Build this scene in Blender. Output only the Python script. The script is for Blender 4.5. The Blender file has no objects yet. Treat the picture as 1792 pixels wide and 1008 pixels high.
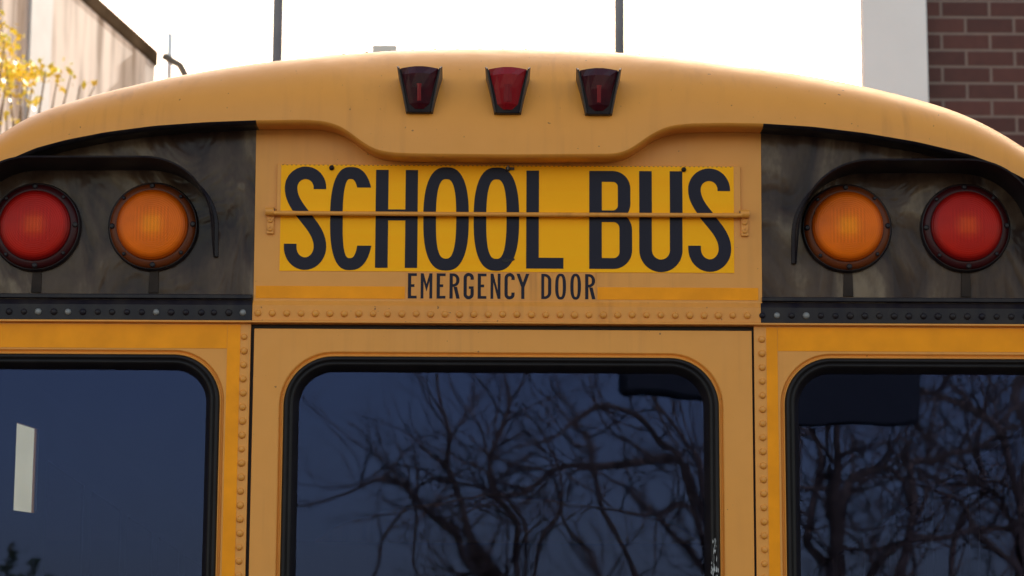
import bpy, bmesh, math, random
import numpy as np
from mathutils import Vector, Matrix
from mathutils.geometry import tessellate_polygon

random.seed(7)
rad = math.radians
SC = bpy.context.scene
COL = SC.collection

# ---------------------------------------------------------------- camera
FW, FH = 1792.0, 1008.0          # units the photograph was measured in
CAM = Vector((0.010, -5.30, 1.62))
PITCH, ROLL = rad(10.5), rad(0.28)
LENS = 93.0
fwd = Vector((0, math.cos(PITCH), math.sin(PITCH)))
r0 = Vector((1, 0, 0)); u0 = r0.cross(fwd)
rgt = r0 * math.cos(ROLL) + u0 * math.sin(ROLL)
upv = rgt.cross(fwd)
cd = bpy.data.cameras.new('camera')
cam = bpy.data.objects.new('camera', cd); COL.objects.link(cam)
M = Matrix.Identity(4)
for i, v in enumerate((rgt, upv, -fwd)):
    for j in range(3): M[j][i] = v[j]
M.translation = CAM
cam.matrix_world = M
cd.lens = LENS; cd.sensor_width = 36; cd.clip_start = 0.05; cd.clip_end = 2000
cd.dof.use_dof = True; cd.dof.focus_distance = 5.40; cd.dof.aperture_fstop = 9.0
SC.camera = cam

# ---------------------------------------------------------------- world, sun, exposure
SUN_EL, SUN_X, SUN_Y = rad(27), 0.24, 0.971      # sun low behind the bus, slightly to the right
w = bpy.data.worlds.new("World"); SC.world = w; w.use_nodes = True
wn = w.node_tree.nodes; wl = w.node_tree.links
bg = wn['Background']
sky = wn.new('ShaderNodeTexSky'); sky.sky_type = 'NISHITA'; sky.sun_disc = False
sky.sun_elevation = SUN_EL; sky.sun_rotation = math.atan2(SUN_X, SUN_Y)
sky.air_density = 1.0; sky.dust_density = 2.5; sky.ozone_density = 1.0
wb = wn.new('ShaderNodeVectorMath'); wb.operation = 'MULTIPLY'; wb.inputs[1].default_value = (1.19, 1.0, .79)   # camera set for open shade
wl.new(sky.outputs[0], wb.inputs[0]); wl.new(wb.outputs[0], bg.inputs[0]); bg.inputs[1].default_value = 0.15
sd = bpy.data.lights.new('sun', 'SUN'); sd.energy = 3.6; sd.angle = rad(0.5); sd.color = (1, 0.94, 0.85)
so = bpy.data.objects.new('sun', sd); COL.objects.link(so)
sdir = Vector((SUN_X * math.cos(SUN_EL), SUN_Y * math.cos(SUN_EL), math.sin(SUN_EL)))
so.rotation_euler = sdir.to_track_quat('Z', 'Y').to_euler(); so.location = sdir * 40
SC.view_settings.view_transform = 'Standard'; SC.view_settings.look = 'None'
SC.view_settings.exposure = 1.62; SC.view_settings.gamma = 1.0
SC.view_settings.use_curve_mapping = False
SC.cycles.max_bounces = 8; SC.cycles.transparent_max_bounces = 16
SC.cycles.use_denoising = True

# ---------------------------------------------------------------- measuring helpers
F = LENS / 36.0 * FW
def ray(px, py): return (fwd * F + rgt * (px - FW / 2) + upv * (FH / 2 - py))
def W(px, py, y=0.0):
    d = ray(px, py); return CAM + d * ((y - CAM.y) / d.y)
def proj(p):
    d = Vector(p) - CAM; k = F / d.dot(fwd)
    return d.dot(rgt) * k + FW / 2, FH / 2 - d.dot(upv) * k
def X(px, row=600): return W(px, row + (px - 888) * .0049).x
def Z(py): return W(888, py).z
def R(px, py, y=0.0, row=600): return Vector((X(px, row), y, Z(py)))
MM = 0.001167                                    # metres per unit on the rear face

# ---------------------------------------------------------------- materials
def mat(name, col, rough=0.5, metal=0.0, coat=0.0, vary=0.0, vscale=3.0, stretch=(1, 1, 1), col2=None,
        bump=0.0, bscale=60.0, spec=0.5, rvary=0.0, lo=0.35, hi=0.65):
    m = bpy.data.materials.new(name); m.use_nodes = True
    n = m.node_tree.nodes; l = m.node_tree.links; b = n['Principled BSDF']
    b.inputs['Base Color'].default_value = (*col, 1); b.inputs['Roughness'].default_value = rough
    b.inputs['Metallic'].default_value = metal; b.inputs['Coat Weight'].default_value = coat
    b.inputs['Coat Roughness'].default_value = 0.15
    b.inputs['Specular IOR Level'].default_value = spec
    tc = n.new('ShaderNodeNewGeometry')
    if vary or col2:
        mp = n.new('ShaderNodeMapping'); mp.inputs['Scale'].default_value = stretch
        l.new(tc.outputs['Position'], mp.inputs['Vector'])
        t = n.new('ShaderNodeTexNoise'); t.inputs['Scale'].default_value = vscale; t.inputs['Detail'].default_value = 6
        l.new(mp.outputs[0], t.inputs['Vector'])
        cr = n.new('ShaderNodeValToRGB'); cr.color_ramp.elements[0].position = lo; cr.color_ramp.elements[1].position = hi
        c2 = col2 or tuple(min(1, c * (1 - vary)) for c in col)
        cr.color_ramp.elements[0].color = (*col, 1); cr.color_ramp.elements[1].color = (*c2, 1)
        l.new(t.outputs['Fac'], cr.inputs[0]); l.new(cr.outputs[0], b.inputs['Base Color'])
        if rvary:
            mr = n.new('ShaderNodeMapRange'); mr.inputs['From Min'].default_value = .3; mr.inputs['From Max'].default_value = .7
            mr.inputs['To Min'].default_value = max(0, rough - rvary); mr.inputs['To Max'].default_value = rough + rvary
            l.new(t.outputs['Fac'], mr.inputs[0]); l.new(mr.outputs[0], b.inputs['Roughness'])
    if bump:
        t2 = n.new('ShaderNodeTexNoise'); t2.inputs['Scale'].default_value = bscale; t2.inputs['Detail'].default_value = 3
        l.new(tc.outputs['Position'], t2.inputs['Vector'])
        bp = n.new('ShaderNodeBump'); bp.inputs['Strength'].default_value = bump; bp.inputs['Distance'].default_value = 0.01
        l.new(t2.outputs['Fac'], bp.inputs['Height']); l.new(bp.outputs[0], b.inputs['Normal'])
    return m

def paint_mat(name, a, b, dirt, amount):
    """school bus paint: slow fading, fine rain streaks, pinhead chips"""
    m = bpy.data.materials.new(name); m.use_nodes = True
    n = m.node_tree.nodes; l = m.node_tree.links; bs = n['Principled BSDF']; g = n.new('ShaderNodeNewGeometry')
    def noise(sc, st, det, lo, hi):
        mp = n.new('ShaderNodeMapping'); mp.inputs['Scale'].default_value = st
        l.new(g.outputs['Position'], mp.inputs['Vector'])
        t = n.new('ShaderNodeTexNoise'); t.inputs['Scale'].default_value = sc; t.inputs['Detail'].default_value = det
        l.new(mp.outputs[0], t.inputs['Vector'])
        mr = n.new('ShaderNodeMapRange'); mr.inputs['From Min'].default_value = lo; mr.inputs['From Max'].default_value = hi
        l.new(t.outputs['Fac'], mr.inputs[0]); return mr.outputs[0], t.outputs['Fac']
    fade, _ = noise(2.2, (1, 1, 1), 5, .35, .65)
    streak, _ = noise(9, (5, 2, .22), 5, .50, .78)
    patch, _ = noise(3.2, (1, 1, 1), 3, .42, .70)
    chip, _ = noise(95, (1, 1, 1), 2, .735, .76)
    fine, fraw = noise(22, (1, 1, 1), 4, .3, .7)
    def mix(f, c1, c2, k=1.0):
        mx = n.new('ShaderNodeMix'); mx.data_type = 'RGBA'
        if k != 1.0:
            q = n.new('ShaderNodeMath'); q.operation = 'MULTIPLY'; q.inputs[1].default_value = k; l.new(f, q.inputs[0]); f = q.outputs[0]
        l.new(f, mx.inputs['Factor'])
        for s_, c in (('A', c1), ('B', c2)):
            if isinstance(c, tuple): mx.inputs[[x.identifier for x in mx.inputs].index(s_ + '_Color')].default_value = (*c, 1)
            else: l.new(c, mx.inputs[[x.identifier for x in mx.inputs].index(s_ + '_Color')])
        return mx.outputs[[x.identifier for x in mx.outputs].index('Result_Color')]
    c = mix(fade, a, b)
    pm = n.new('ShaderNodeMath'); pm.operation = 'MULTIPLY'; l.new(streak, pm.inputs[0]); l.new(patch, pm.inputs[1])
    c = mix(pm.outputs[0], c, dirt, amount); c = mix(fine, c, dirt, amount * .12); c = mix(chip, c, (.09, .035, .012), .75)
    l.new(c, bs.inputs['Base Color'])
    rr = n.new('ShaderNodeMapRange'); rr.inputs['To Min'].default_value = .34; rr.inputs['To Max'].default_value = .50
    l.new(fraw, rr.inputs[0]); l.new(rr.outputs[0], bs.inputs['Roughness']); bs.inputs['Specular IOR Level'].default_value = .32
    t2 = n.new('ShaderNodeTexNoise'); t2.inputs['Scale'].default_value = 7; t2.inputs['Detail'].default_value = 4; l.new(g.outputs['Position'], t2.inputs['Vector'])
    bp = n.new('ShaderNodeBump'); bp.inputs['Strength'].default_value = .09; bp.inputs['Distance'].default_value = .02
    l.new(t2.outputs['Fac'], bp.inputs['Height']); l.new(bp.outputs[0], bs.inputs['Normal'])
    return m
YELLOW = paint_mat('bus_yellow_paint', (.75, .290, .040), (.715, .284, .048), (.40, .15, .03), .6)
YELLOW_DIRTY = paint_mat('worn_yellow_paint', (.74, .284, .038), (.69, .264, .042), (.30, .10, .018), .85)
TAPE = mat('amber_reflective_tape', (.96, .315, .001), .4, spec=.15, col2=(.82, .265, .001), vscale=14, bump=.04, bscale=300)
BLACKP = mat('black_paint', (.011, .008, .013), .32, spec=.14, col2=(.024, .018, .018), vscale=30, stretch=(1, 1, .4))
RUBBER = mat('black_rubber', (.012, .009, .009), .45, spec=.18, vary=.3, vscale=20, bump=.05, bscale=200)
DARKGAP = mat('dark_gap', (.012, .006, .004), .7)
LETTER = mat('letter_vinyl', (.012, .009, .020), .38, spec=.14, vary=.2, vscale=6)
METAL_DARK = mat('dark_steel', (.035, .028, .028), .45, .3)
STEM = mat('dark_wire_cover', (.016, .010, .008), .5, spec=.1, col2=(.035, .022, .016), vscale=18)
BOLT_PALE = mat('worn_bolt_head', (.20, .19, .18), .5, .3)
ASPH = mat('asphalt', (.055, .054, .052), .85, col2=(.035, .035, .036), vscale=8, bump=.3, bscale=90)
CONC = mat('concrete', (.18, .17, .155), .8, vary=.2, vscale=5, bump=.2, bscale=60)
INTERIOR = mat('interior_panel', (.05, .052, .055), .7, vary=.2, vscale=2)
TYRE = mat('tyre_rubber', (.018, .018, .018), .8, bump=.2, bscale=40)
RIM = mat('painted_rim', (.03, .03, .03), .4, .2)
BARK = mat('bark', (.17, .115, .075), .9, col2=(.24, .165, .11), vscale=6, bump=.4, bscale=30)
POLE = mat('grey_pole_paint', (.17, .16, .165), .6, vary=.2, vscale=3)
STUCCO = mat('pale_stucco', (.82, .77, .73), .85, col2=(.78, .73, .69), vscale=2.5, bump=.12, bscale=30)
FASCIA = mat('brown_fascia', (.10, .068, .042), 1.0, spec=.0, vary=.4, vscale=3)
WHITEPIPE = mat('white_painted_board', (.62, .61, .60), .8, vary=.1, vscale=4)
YLEAF = mat('yellow_blossom', (.95, .74, .04), .6, col2=(.90, .72, .12), vscale=6)
GREENTWIG = mat('green_bud', (.07, .10, .03), .7, vary=.3, vscale=5)
LAMPGREY = mat('lamp_housing_grey', (.45, .45, .43), .5, vary=.1)
ADDED_BOARD = mat('added_board_dark', (.02, .024, .022), .6, vary=.3, vscale=3)  # for the added boards that darken the window reflections
SCUFF = mat('white_scuff', (.55, .52, .50), .7, vary=.5, vscale=60)
ROOFING = mat('roofing', (.22, .18, .14), .9, vary=.3, vscale=2)

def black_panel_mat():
    """glossy black paint, chalky in wavy patches and runs, with reflected haze painted in"""
    m = bpy.data.materials.new('chalky_black_reflected_haze'); m.use_nodes = True
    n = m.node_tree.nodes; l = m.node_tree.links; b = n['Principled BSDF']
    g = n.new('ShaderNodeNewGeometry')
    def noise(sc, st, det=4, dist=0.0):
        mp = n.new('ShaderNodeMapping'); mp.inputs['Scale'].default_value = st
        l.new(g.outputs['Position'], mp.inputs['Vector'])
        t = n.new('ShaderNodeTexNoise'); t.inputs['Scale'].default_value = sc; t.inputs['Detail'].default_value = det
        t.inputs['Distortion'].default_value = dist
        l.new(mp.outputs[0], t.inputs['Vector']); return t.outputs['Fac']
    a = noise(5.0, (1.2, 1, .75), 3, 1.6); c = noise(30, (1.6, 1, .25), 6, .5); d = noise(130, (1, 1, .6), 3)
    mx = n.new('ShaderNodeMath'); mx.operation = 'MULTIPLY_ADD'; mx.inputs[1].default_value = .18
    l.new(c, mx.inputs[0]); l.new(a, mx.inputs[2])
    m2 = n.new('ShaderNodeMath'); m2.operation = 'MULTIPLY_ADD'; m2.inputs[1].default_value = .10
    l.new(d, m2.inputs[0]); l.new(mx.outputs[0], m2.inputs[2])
    cr = n.new('ShaderNodeValToRGB')  # wear tones, plus reflected brown-grey surroundings put into the colour
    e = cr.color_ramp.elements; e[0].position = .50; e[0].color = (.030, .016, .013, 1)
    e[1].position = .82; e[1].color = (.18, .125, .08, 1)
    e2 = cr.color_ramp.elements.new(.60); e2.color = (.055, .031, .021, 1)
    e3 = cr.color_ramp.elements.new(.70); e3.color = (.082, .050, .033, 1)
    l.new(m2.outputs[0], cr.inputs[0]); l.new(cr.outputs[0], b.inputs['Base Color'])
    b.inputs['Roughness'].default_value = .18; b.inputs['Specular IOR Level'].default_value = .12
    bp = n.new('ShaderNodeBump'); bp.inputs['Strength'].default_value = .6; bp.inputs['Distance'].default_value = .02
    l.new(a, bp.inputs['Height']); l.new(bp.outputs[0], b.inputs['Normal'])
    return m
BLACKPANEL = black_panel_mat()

def sign_mat():
    """yellow retro-reflective sheeting: faint cell pattern and horizontal film bands"""
    m = bpy.data.materials.new('yellow_reflective_sheeting'); m.use_nodes = True
    n = m.node_tree.nodes; l = m.node_tree.links; b = n['Principled BSDF']
    g = n.new('ShaderNodeNewGeometry')
    mp = n.new('ShaderNodeMapping'); mp.inputs['Scale'].default_value = (.35, 1, 9)
    l.new(g.outputs['Position'], mp.inputs['Vector'])
    t = n.new('ShaderNodeTexNoise'); t.inputs['Scale'].default_value = 5; t.inputs['Detail'].default_value = 3
    l.new(mp.outputs[0], t.inputs['Vector'])
    v = n.new('ShaderNodeTexVoronoi'); v.inputs['Scale'].default_value = 260
    l.new(g.outputs['Position'], v.inputs['Vector'])
    ad = n.new('ShaderNodeMath'); ad.operation = 'MULTIPLY_ADD'; ad.inputs[1].default_value = .22
    l.new(v.outputs['Distance'], ad.inputs[0]); l.new(t.outputs['Fac'], ad.inputs[2])
    cr = n.new('ShaderNodeValToRGB'); e = cr.color_ramp.elements
    e[0].position = .4; e[0].color = (1.0, .395, .002, 1); e[1].position = .8; e[1].color = (1.0, .43, .004, 1)
    l.new(ad.outputs[0], cr.inputs[0]); l.new(cr.outputs[0], b.inputs['Base Color'])
    b.inputs['Roughness'].default_value = .45; b.inputs['Specular IOR Level'].default_value = .10
    return m
SHEET = sign_mat()

def lens_mat(name, deep, bright, hot, cx, cz, radius):
    """moulded plastic lens with concentric optics: rings coloured by distance from its own centre"""
    m = bpy.data.materials.new(name); m.use_nodes = True
    n = m.node_tree.nodes; l = m.node_tree.links; b = n['Principled BSDF']
    tc = n.new('ShaderNodeTexCoord')
    sp = n.new('ShaderNodeSeparateXYZ'); l.new(tc.outputs['Object'], sp.inputs[0])
    cb = n.new('ShaderNodeCombineXYZ'); l.new(sp.outputs[0], cb.inputs[0]); l.new(sp.outputs[2], cb.inputs[2])
    ln = n.new('ShaderNodeVectorMath'); ln.operation = 'LENGTH'; l.new(cb.outputs[0], ln.inputs[0])
    cr = n.new('ShaderNodeValToRGB'); e = cr.color_ramp.elements
    mr = n.new('ShaderNodeMapRange'); mr.inputs['From Max'].default_value = radius
    l.new(ln.outputs['Value'], mr.inputs[0])
    e[0].position = .02; e[0].color = (*tuple(h * .5 + q * .5 for h, q in zip(hot, bright)), 1); e[1].position = .98; e[1].color = (*deep, 1)
    for p, c in ((.22, tuple(h * .3 + q * .7 for h, q in zip(hot, bright))), (.45, bright), (.8, bright)):
        k = e.new(p); k.color = (*c, 1)
    l.new(mr.outputs[0], cr.inputs[0])
    ab = n.new('ShaderNodeVectorMath'); ab.operation = 'ABSOLUTE'; l.new(cb.outputs[0], ab.inputs[0])
    s2 = n.new('ShaderNodeSeparateXYZ'); l.new(ab.outputs[0], s2.inputs[0])
    mxm = n.new('ShaderNodeMath'); mxm.operation = 'MAXIMUM'; l.new(s2.outputs[0], mxm.inputs[0]); l.new(s2.outputs[2], mxm.inputs[1])
    sq = n.new('ShaderNodeMapRange'); sq.inputs['From Min'].default_value = .012; sq.inputs['From Max'].default_value = .019; sq.inputs['To Min'].default_value = .4; sq.inputs['To Max'].default_value = 0
    l.new(mxm.outputs[0], sq.inputs[0])                 # square reflector showing through the middle
    rb = n.new('ShaderNodeMath'); rb.operation = 'SINE'; rm = n.new('ShaderNodeMath'); rm.operation = 'MULTIPLY'; rm.inputs[1].default_value = 900
    l.new(sp.outputs[0], rm.inputs[0]); l.new(rm.outputs[0], rb.inputs[0])
    ra = n.new('ShaderNodeMapRange'); ra.inputs['From Min'].default_value = -1; ra.inputs['From Max'].default_value = 1; ra.inputs['To Min'].default_value = .88; ra.inputs['To Max'].default_value = 1.06
    l.new(rb.outputs[0], ra.inputs[0])
    ins = n.new('ShaderNodeMapRange'); ins.inputs['From Min'].default_value = .034; ins.inputs['From Max'].default_value = .038; ins.inputs['To Min'].default_value = 1; ins.inputs['To Max'].default_value = 0
    l.new(mxm.outputs[0], ins.inputs[0])
    lx = n.new('ShaderNodeMix'); lx.data_type = 'FLOAT'; l.new(ins.outputs[0], lx.inputs['Factor']); lx.inputs[2].default_value = 1; l.new(ra.outputs[0], lx.inputs[3])
    mc = n.new('ShaderNodeMix'); mc.data_type = 'RGBA'; l.new(sq.outputs[0], mc.inputs['Factor']); l.new(cr.outputs[0], mc.inputs[6]); mc.inputs[7].default_value = (*hot, 1)
    vs_ = n.new('ShaderNodeVectorMath'); vs_.operation = 'SCALE'; l.new(mc.outputs[2], vs_.inputs[0]); l.new(lx.outputs[0], vs_.inputs['Scale'])
    gn = n.new('ShaderNodeTexNoise'); gn.inputs['Scale'].default_value = 14; gn.inputs['Detail'].default_value = 5; l.new(tc.outputs['Object'], gn.inputs['Vector'])
    gm = n.new('ShaderNodeMapRange'); gm.inputs['From Min'].default_value = .3; gm.inputs['From Max'].default_value = .7; gm.inputs['To Min'].default_value = .80; gm.inputs['To Max'].default_value = 1.08
    l.new(gn.outputs['Fac'], gm.inputs[0]); v2 = n.new('ShaderNodeVectorMath'); v2.operation = 'SCALE'; l.new(vs_.outputs[0], v2.inputs[0]); l.new(gm.outputs[0], v2.inputs['Scale'])
    l.new(v2.outputs[0], b.inputs['Base Color'])                   # road film on the lens
    wv = n.new('ShaderNodeMath'); wv.operation = 'SINE'
    ml = n.new('ShaderNodeMath'); ml.operation = 'MULTIPLY'; ml.inputs[1].default_value = 1500
    l.new(ln.outputs['Value'], ml.inputs[0]); l.new(ml.outputs[0], wv.inputs[0])
    bp = n.new('ShaderNodeBump'); bp.inputs['Strength'].default_value = .10; bp.inputs['Distance'].default_value = .002
    l.new(wv.outputs[0], bp.inputs['Height']); l.new(bp.outputs[0], b.inputs['Normal'])
    b.inputs['Roughness'].default_value = .3; b.inputs['Specular IOR Level'].default_value = .12
    return m
LENS_R = lens_mat('red_lens_plastic', (.16, .003, .003), (.44, .007, .001), (.64, .065, .005), 0, 0, .073)
LENS_A = lens_mat('amber_lens_plastic', (.36, .05, .0008), (.78, .135, .0005), (.95, .27, .002), 0, 0, .073)
RING_R = mat('dark_red_flange', (.035, .003, .004), .4, spec=.2)
RING_A = mat('dark_amber_flange', (.11, .022, .004), .4, spec=.2)
MARK_R = mat('marker_red_plastic', (.24, .004, .008), .22, coat=.1, spec=.3)
MARK_D = mat('marker_dark_red_plastic', (.022, .002, .006), .22, coat=.1, spec=.3, col2=(.06, .003, .007), vscale=25)
MARK_C = mat('marker_core_red', (.20, .006, .010), .25, coat=.3)

def glass_mat(name, tint, refl, bump=.0):
    m = bpy.data.materials.new(name); m.use_nodes = True
    n = m.node_tree.nodes; l = m.node_tree.links
    n.remove(n['Principled BSDF']); out = n['Material Output']
    tr = n.new('ShaderNodeBsdfTransparent'); tr.inputs[0].default_value = (*tint, 1)
    gl = n.new('ShaderNodeBsdfGlossy'); gl.inputs['Roughness'].default_value = .006; gl.inputs['Color'].default_value = (*refl, 1)
    fr = n.new('ShaderNodeFresnel'); fr.inputs[0].default_value = 1.52
    mx = n.new('ShaderNodeMixShader')
    l.new(fr.outputs[0], mx.inputs[0]); l.new(tr.outputs[0], mx.inputs[1]); l.new(gl.outputs[0], mx.inputs[2])
    l.new(mx.outputs[0], out.inputs[0])
    if bump:
        g = n.new('ShaderNodeNewGeometry')
        t = n.new('ShaderNodeTexNoise'); t.inputs['Scale'].default_value = 2.5
        l.new(g.outputs['Position'], t.inputs['Vector'])
        bp = n.new('ShaderNodeBump'); bp.inputs['Strength'].default_value = bump; bp.inputs['Distance'].default_value = .01
        l.new(t.outputs['Fac'], bp.inputs['Height']); l.new(bp.outputs[0], gl.inputs['Normal'])
    return m
GLASS = glass_mat('tinted_window_glass', (.66, .72, .68), (.185, .235, .58), .12)
SIDEGLASS = glass_mat('dark_side_glass', (.012, .014, .016), (.08, .09, .1))

def brick_mat():
    m = bpy.data.materials.new('dark_red_brick'); m.use_nodes = True
    n = m.node_tree.nodes; l = m.node_tree.links; b = n['Principled BSDF']
    g = n.new('ShaderNodeNewGeometry'); sp = n.new('ShaderNodeSeparateXYZ'); l.new(g.outputs['Position'], sp.inputs[0])
    ad = n.new('ShaderNodeMath'); ad.operation = 'ADD'; l.new(sp.outputs[0], ad.inputs[0]); l.new(sp.outputs[1], ad.inputs[1])
    cb = n.new('ShaderNodeCombineXYZ'); l.new(ad.outputs[0], cb.inputs[0]); l.new(sp.outputs[2], cb.inputs[1])
    mp = n.new('ShaderNodeMapping'); mp.inputs['Location'].default_value = (.04, .0, 0); l.new(cb.outputs[0], mp.inputs[0])
    br = n.new('ShaderNodeTexBrick'); l.new(mp.outputs[0], br.inputs['Vector'])
    br.inputs['Scale'].default_value = 1; br.inputs['Brick Width'].default_value = .29; br.inputs['Row Height'].default_value = .102
    br.inputs['Mortar Size'].default_value = .009; br.inputs['Mortar Smooth'].default_value = .2
    br.inputs['Color1'].default_value = (.105, .035, .026, 1); br.inputs['Color2'].default_value = (.075, .026, .020, 1)
    br.inputs['Mortar'].default_value = (.19, .13, .105, 1)
    t = n.new('ShaderNodeTexNoise'); t.inputs['Scale'].default_value = 14; t.inputs['Detail'].default_value = 5
    l.new(g.outputs['Position'], t.inputs['Vector'])
    mr = n.new('ShaderNodeMapRange'); mr.inputs['To Min'].default_value = .75; mr.inputs['To Max'].default_value = 1.25
    l.new(t.outputs['Fac'], mr.inputs[0])
    vm = n.new('ShaderNodeVectorMath'); vm.operation = 'SCALE'; l.new(br.outputs['Color'], vm.inputs[0]); l.new(mr.outputs[0], vm.inputs['Scale'])
    l.new(vm.outputs[0], b.inputs['Base Color']); b.inputs['Roughness'].default_value = .85
    bp = n.new('ShaderNodeBump'); bp.inputs['Strength'].default_value = .6; bp.inputs['Distance'].default_value = .01; bp.invert = True
    l.new(br.outputs['Fac'], bp.inputs['Height']); l.new(bp.outputs[0], b.inputs['Normal'])
    return m
BRICK = brick_mat()
SIDING = mat('weathered_pink_siding', (.74, .62, .53), .9, col2=(.24, .16, .11), vscale=2.4, stretch=(2.0, 2.0, .30), lo=.42, hi=.70)

# ---------------------------------------------------------------- object helpers
def link(name, me, m=None, parent=None):
    o = bpy.data.objects.new(name, me); COL.objects.link(o)
    if parent: o.parent = parent
    if m:
        for x in (m if isinstance(m, (list, tuple)) else [m]): me.materials.append(x)
    return o
def thing(name, label, cat, loc=(0, 0, 0), group=None):
    o = bpy.data.objects.new(name, None); COL.objects.link(o); o.location = loc; o.empty_display_size = .2
    o['label'] = label; o['category'] = cat
    if group: o['group'] = group
    return o
def mesh(name, vs, fs, m, parent=None, smooth=False, bevel=0, loc=None, mids=None, auto=None):
    """vs in world coordinates; the object's origin is put at loc"""
    me = bpy.data.meshes.new(name)
    o0 = Vector(loc) if loc is not None else Vector((0, 0, 0))
    me.from_pydata([tuple(Vector(v) - o0) for v in vs], [], fs)
    bm = bmesh.new(); bm.from_mesh(me)
    bmesh.ops.recalc_face_normals(bm, faces=bm.faces); bm.to_mesh(me); bm.free()
    if mids:
        for p, k in zip(me.polygons, mids): p.material_index = k
    if smooth:
        for p in me.polygons: p.use_smooth = True
    o = link(name, me, m, parent)
    o.location = o0 - wloc(parent)
    if bevel:
        b = o.modifiers.new('b', 'BEVEL'); b.width = bevel; b.segments = 2; b.limit_method = 'ANGLE'; b.angle_limit = rad(40)
    if auto:
        me.set_sharp_from_angle(angle=rad(auto))
    return o
def wloc(o):
    v = Vector((0, 0, 0))
    while o is not None: v += o.location; o = o.parent
    return v
def prism(pts, holes, y0, y1, proj3=None):
    """pts, holes: lists of (x,z); extruded from y0 (front) to y1"""
    loops = [pts] + holes; vs = []; fs = []; allp = []
    for lp in loops: allp += lp
    n = len(allp)
    tris = tessellate_polygon([[Vector((p[0], p[1], 0)) for p in lp] for lp in loops])
    mk = proj3 or (lambda a, y, c: (a, y, c))
    vs = [mk(p[0], y0, p[1]) for p in allp] + [mk(p[0], y1, p[1]) for p in allp]
    for t in tris:
        fs.append(tuple(t)); fs.append(tuple(i + n for i in reversed(t)))
    k = 0
    for lp in loops:
        for i in range(len(lp)):
            a = k + i; b = k + (i + 1) % len(lp); fs.append((a, b, b + n, a + n))
        k += len(lp)
    return vs, fs
def join(parts):
    V, Fc = [], []
    for v, f in parts:
        k = len(V); V += list(v); Fc += [tuple(i + k for i in q) for q in f]
    return V, Fc
def box(x0, x1, y0, y1, z0, z1):
    v = [(x, y, z) for x in (x0, x1) for y in (y0, y1) for z in (z0, z1)]
    return v, [(0, 1, 3, 2), (4, 6, 7, 5), (0, 4, 5, 1), (2, 3, 7, 6), (0, 2, 6, 4), (1, 5, 7, 3)]
def tube(pts, rads, n=8, cap=True):
    vs, fs = [], []; pts = [Vector(p) for p in pts]
    if not isinstance(rads, (list, tuple)): rads = [rads] * len(pts)
    prev = None
    for i, p in enumerate(pts):
        d = (pts[min(i + 1, len(pts) - 1)] - pts[max(i - 1, 0)]).normalized()
        if prev is None:
            a = Vector((0, 0, 1)) if abs(d.z) < .9 else Vector((1, 0, 0)); prev = d.cross(a).normalized()
        s = (prev - d * prev.dot(d)).normalized(); prev = s; t = d.cross(s)
        for k in range(n):
            an = 2 * math.pi * k / n; vs.append(p + (s * math.cos(an) + t * math.sin(an)) * rads[i])
    for i in range(len(pts) - 1):
        for k in range(n):
            a = i * n + k; b = i * n + (k + 1) % n; fs.append((a, b, b + n, a + n))
    if cap: fs.append(tuple(range(n))); fs.append(tuple(reversed(range(len(vs) - n, len(vs)))))
    return vs, fs
def lathe_y(c, prof, n=48):
    """prof: (radius, y) from outside to centre; axis along y through c"""
    vs, fs = [], []
    for r, y in prof:
        for k in range(n):
            a = 2 * math.pi * k / n; vs.append((c[0] + r * math.cos(a), y, c[2] + r * math.sin(a)))
    for i in range(len(prof) - 1):
        for k in range(n):
            a = i * n + k; b = i * n + (k + 1) % n; fs.append((a, b, b + n, a + n))
    fs.append(tuple(range(len(vs) - n, len(vs))))
    return vs, fs

# ---------------------------------------------------------------- the bus
bus = thing('school_bus', 'yellow school bus seen from behind with amber and red warning lamps', 'school bus', (0, 4.6, 0))
XC = X(888); HALF = 1.225; LEN = 9.2
XL, XR = XC - HALF, XC + HALF
ZB = .62                                   # lower edge of the body

# --- rounded rectangle loops in photo units (row 600)
def rrect(l, t, r, b, rr, off=0, n=14):
    l += off; t += off; r -= off; b -= off; rr = max(rr - off, 4); p = []
    for cx, cy, a0 in ((r - rr, t + rr, -90), (r - rr, b - rr, 0), (l + rr, b - rr, 90), (l + rr, t + rr, 180)):
        for k in range(n + 1):
            a = rad(a0 + 90 * k / n); p.append((cx + rr * math.cos(a), cy + rr * math.sin(a)))
    return p
def pz(lst, row=600): return [(X(a, row), Z(b)) for a, b in lst]

WINDOWS = {'left': (-112, 615, 395, 1330, 90), 'door': (490.5, 617, 1265, 1330, 94), 'right': (1364, 616, 1888, 1330, 90)}

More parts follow.
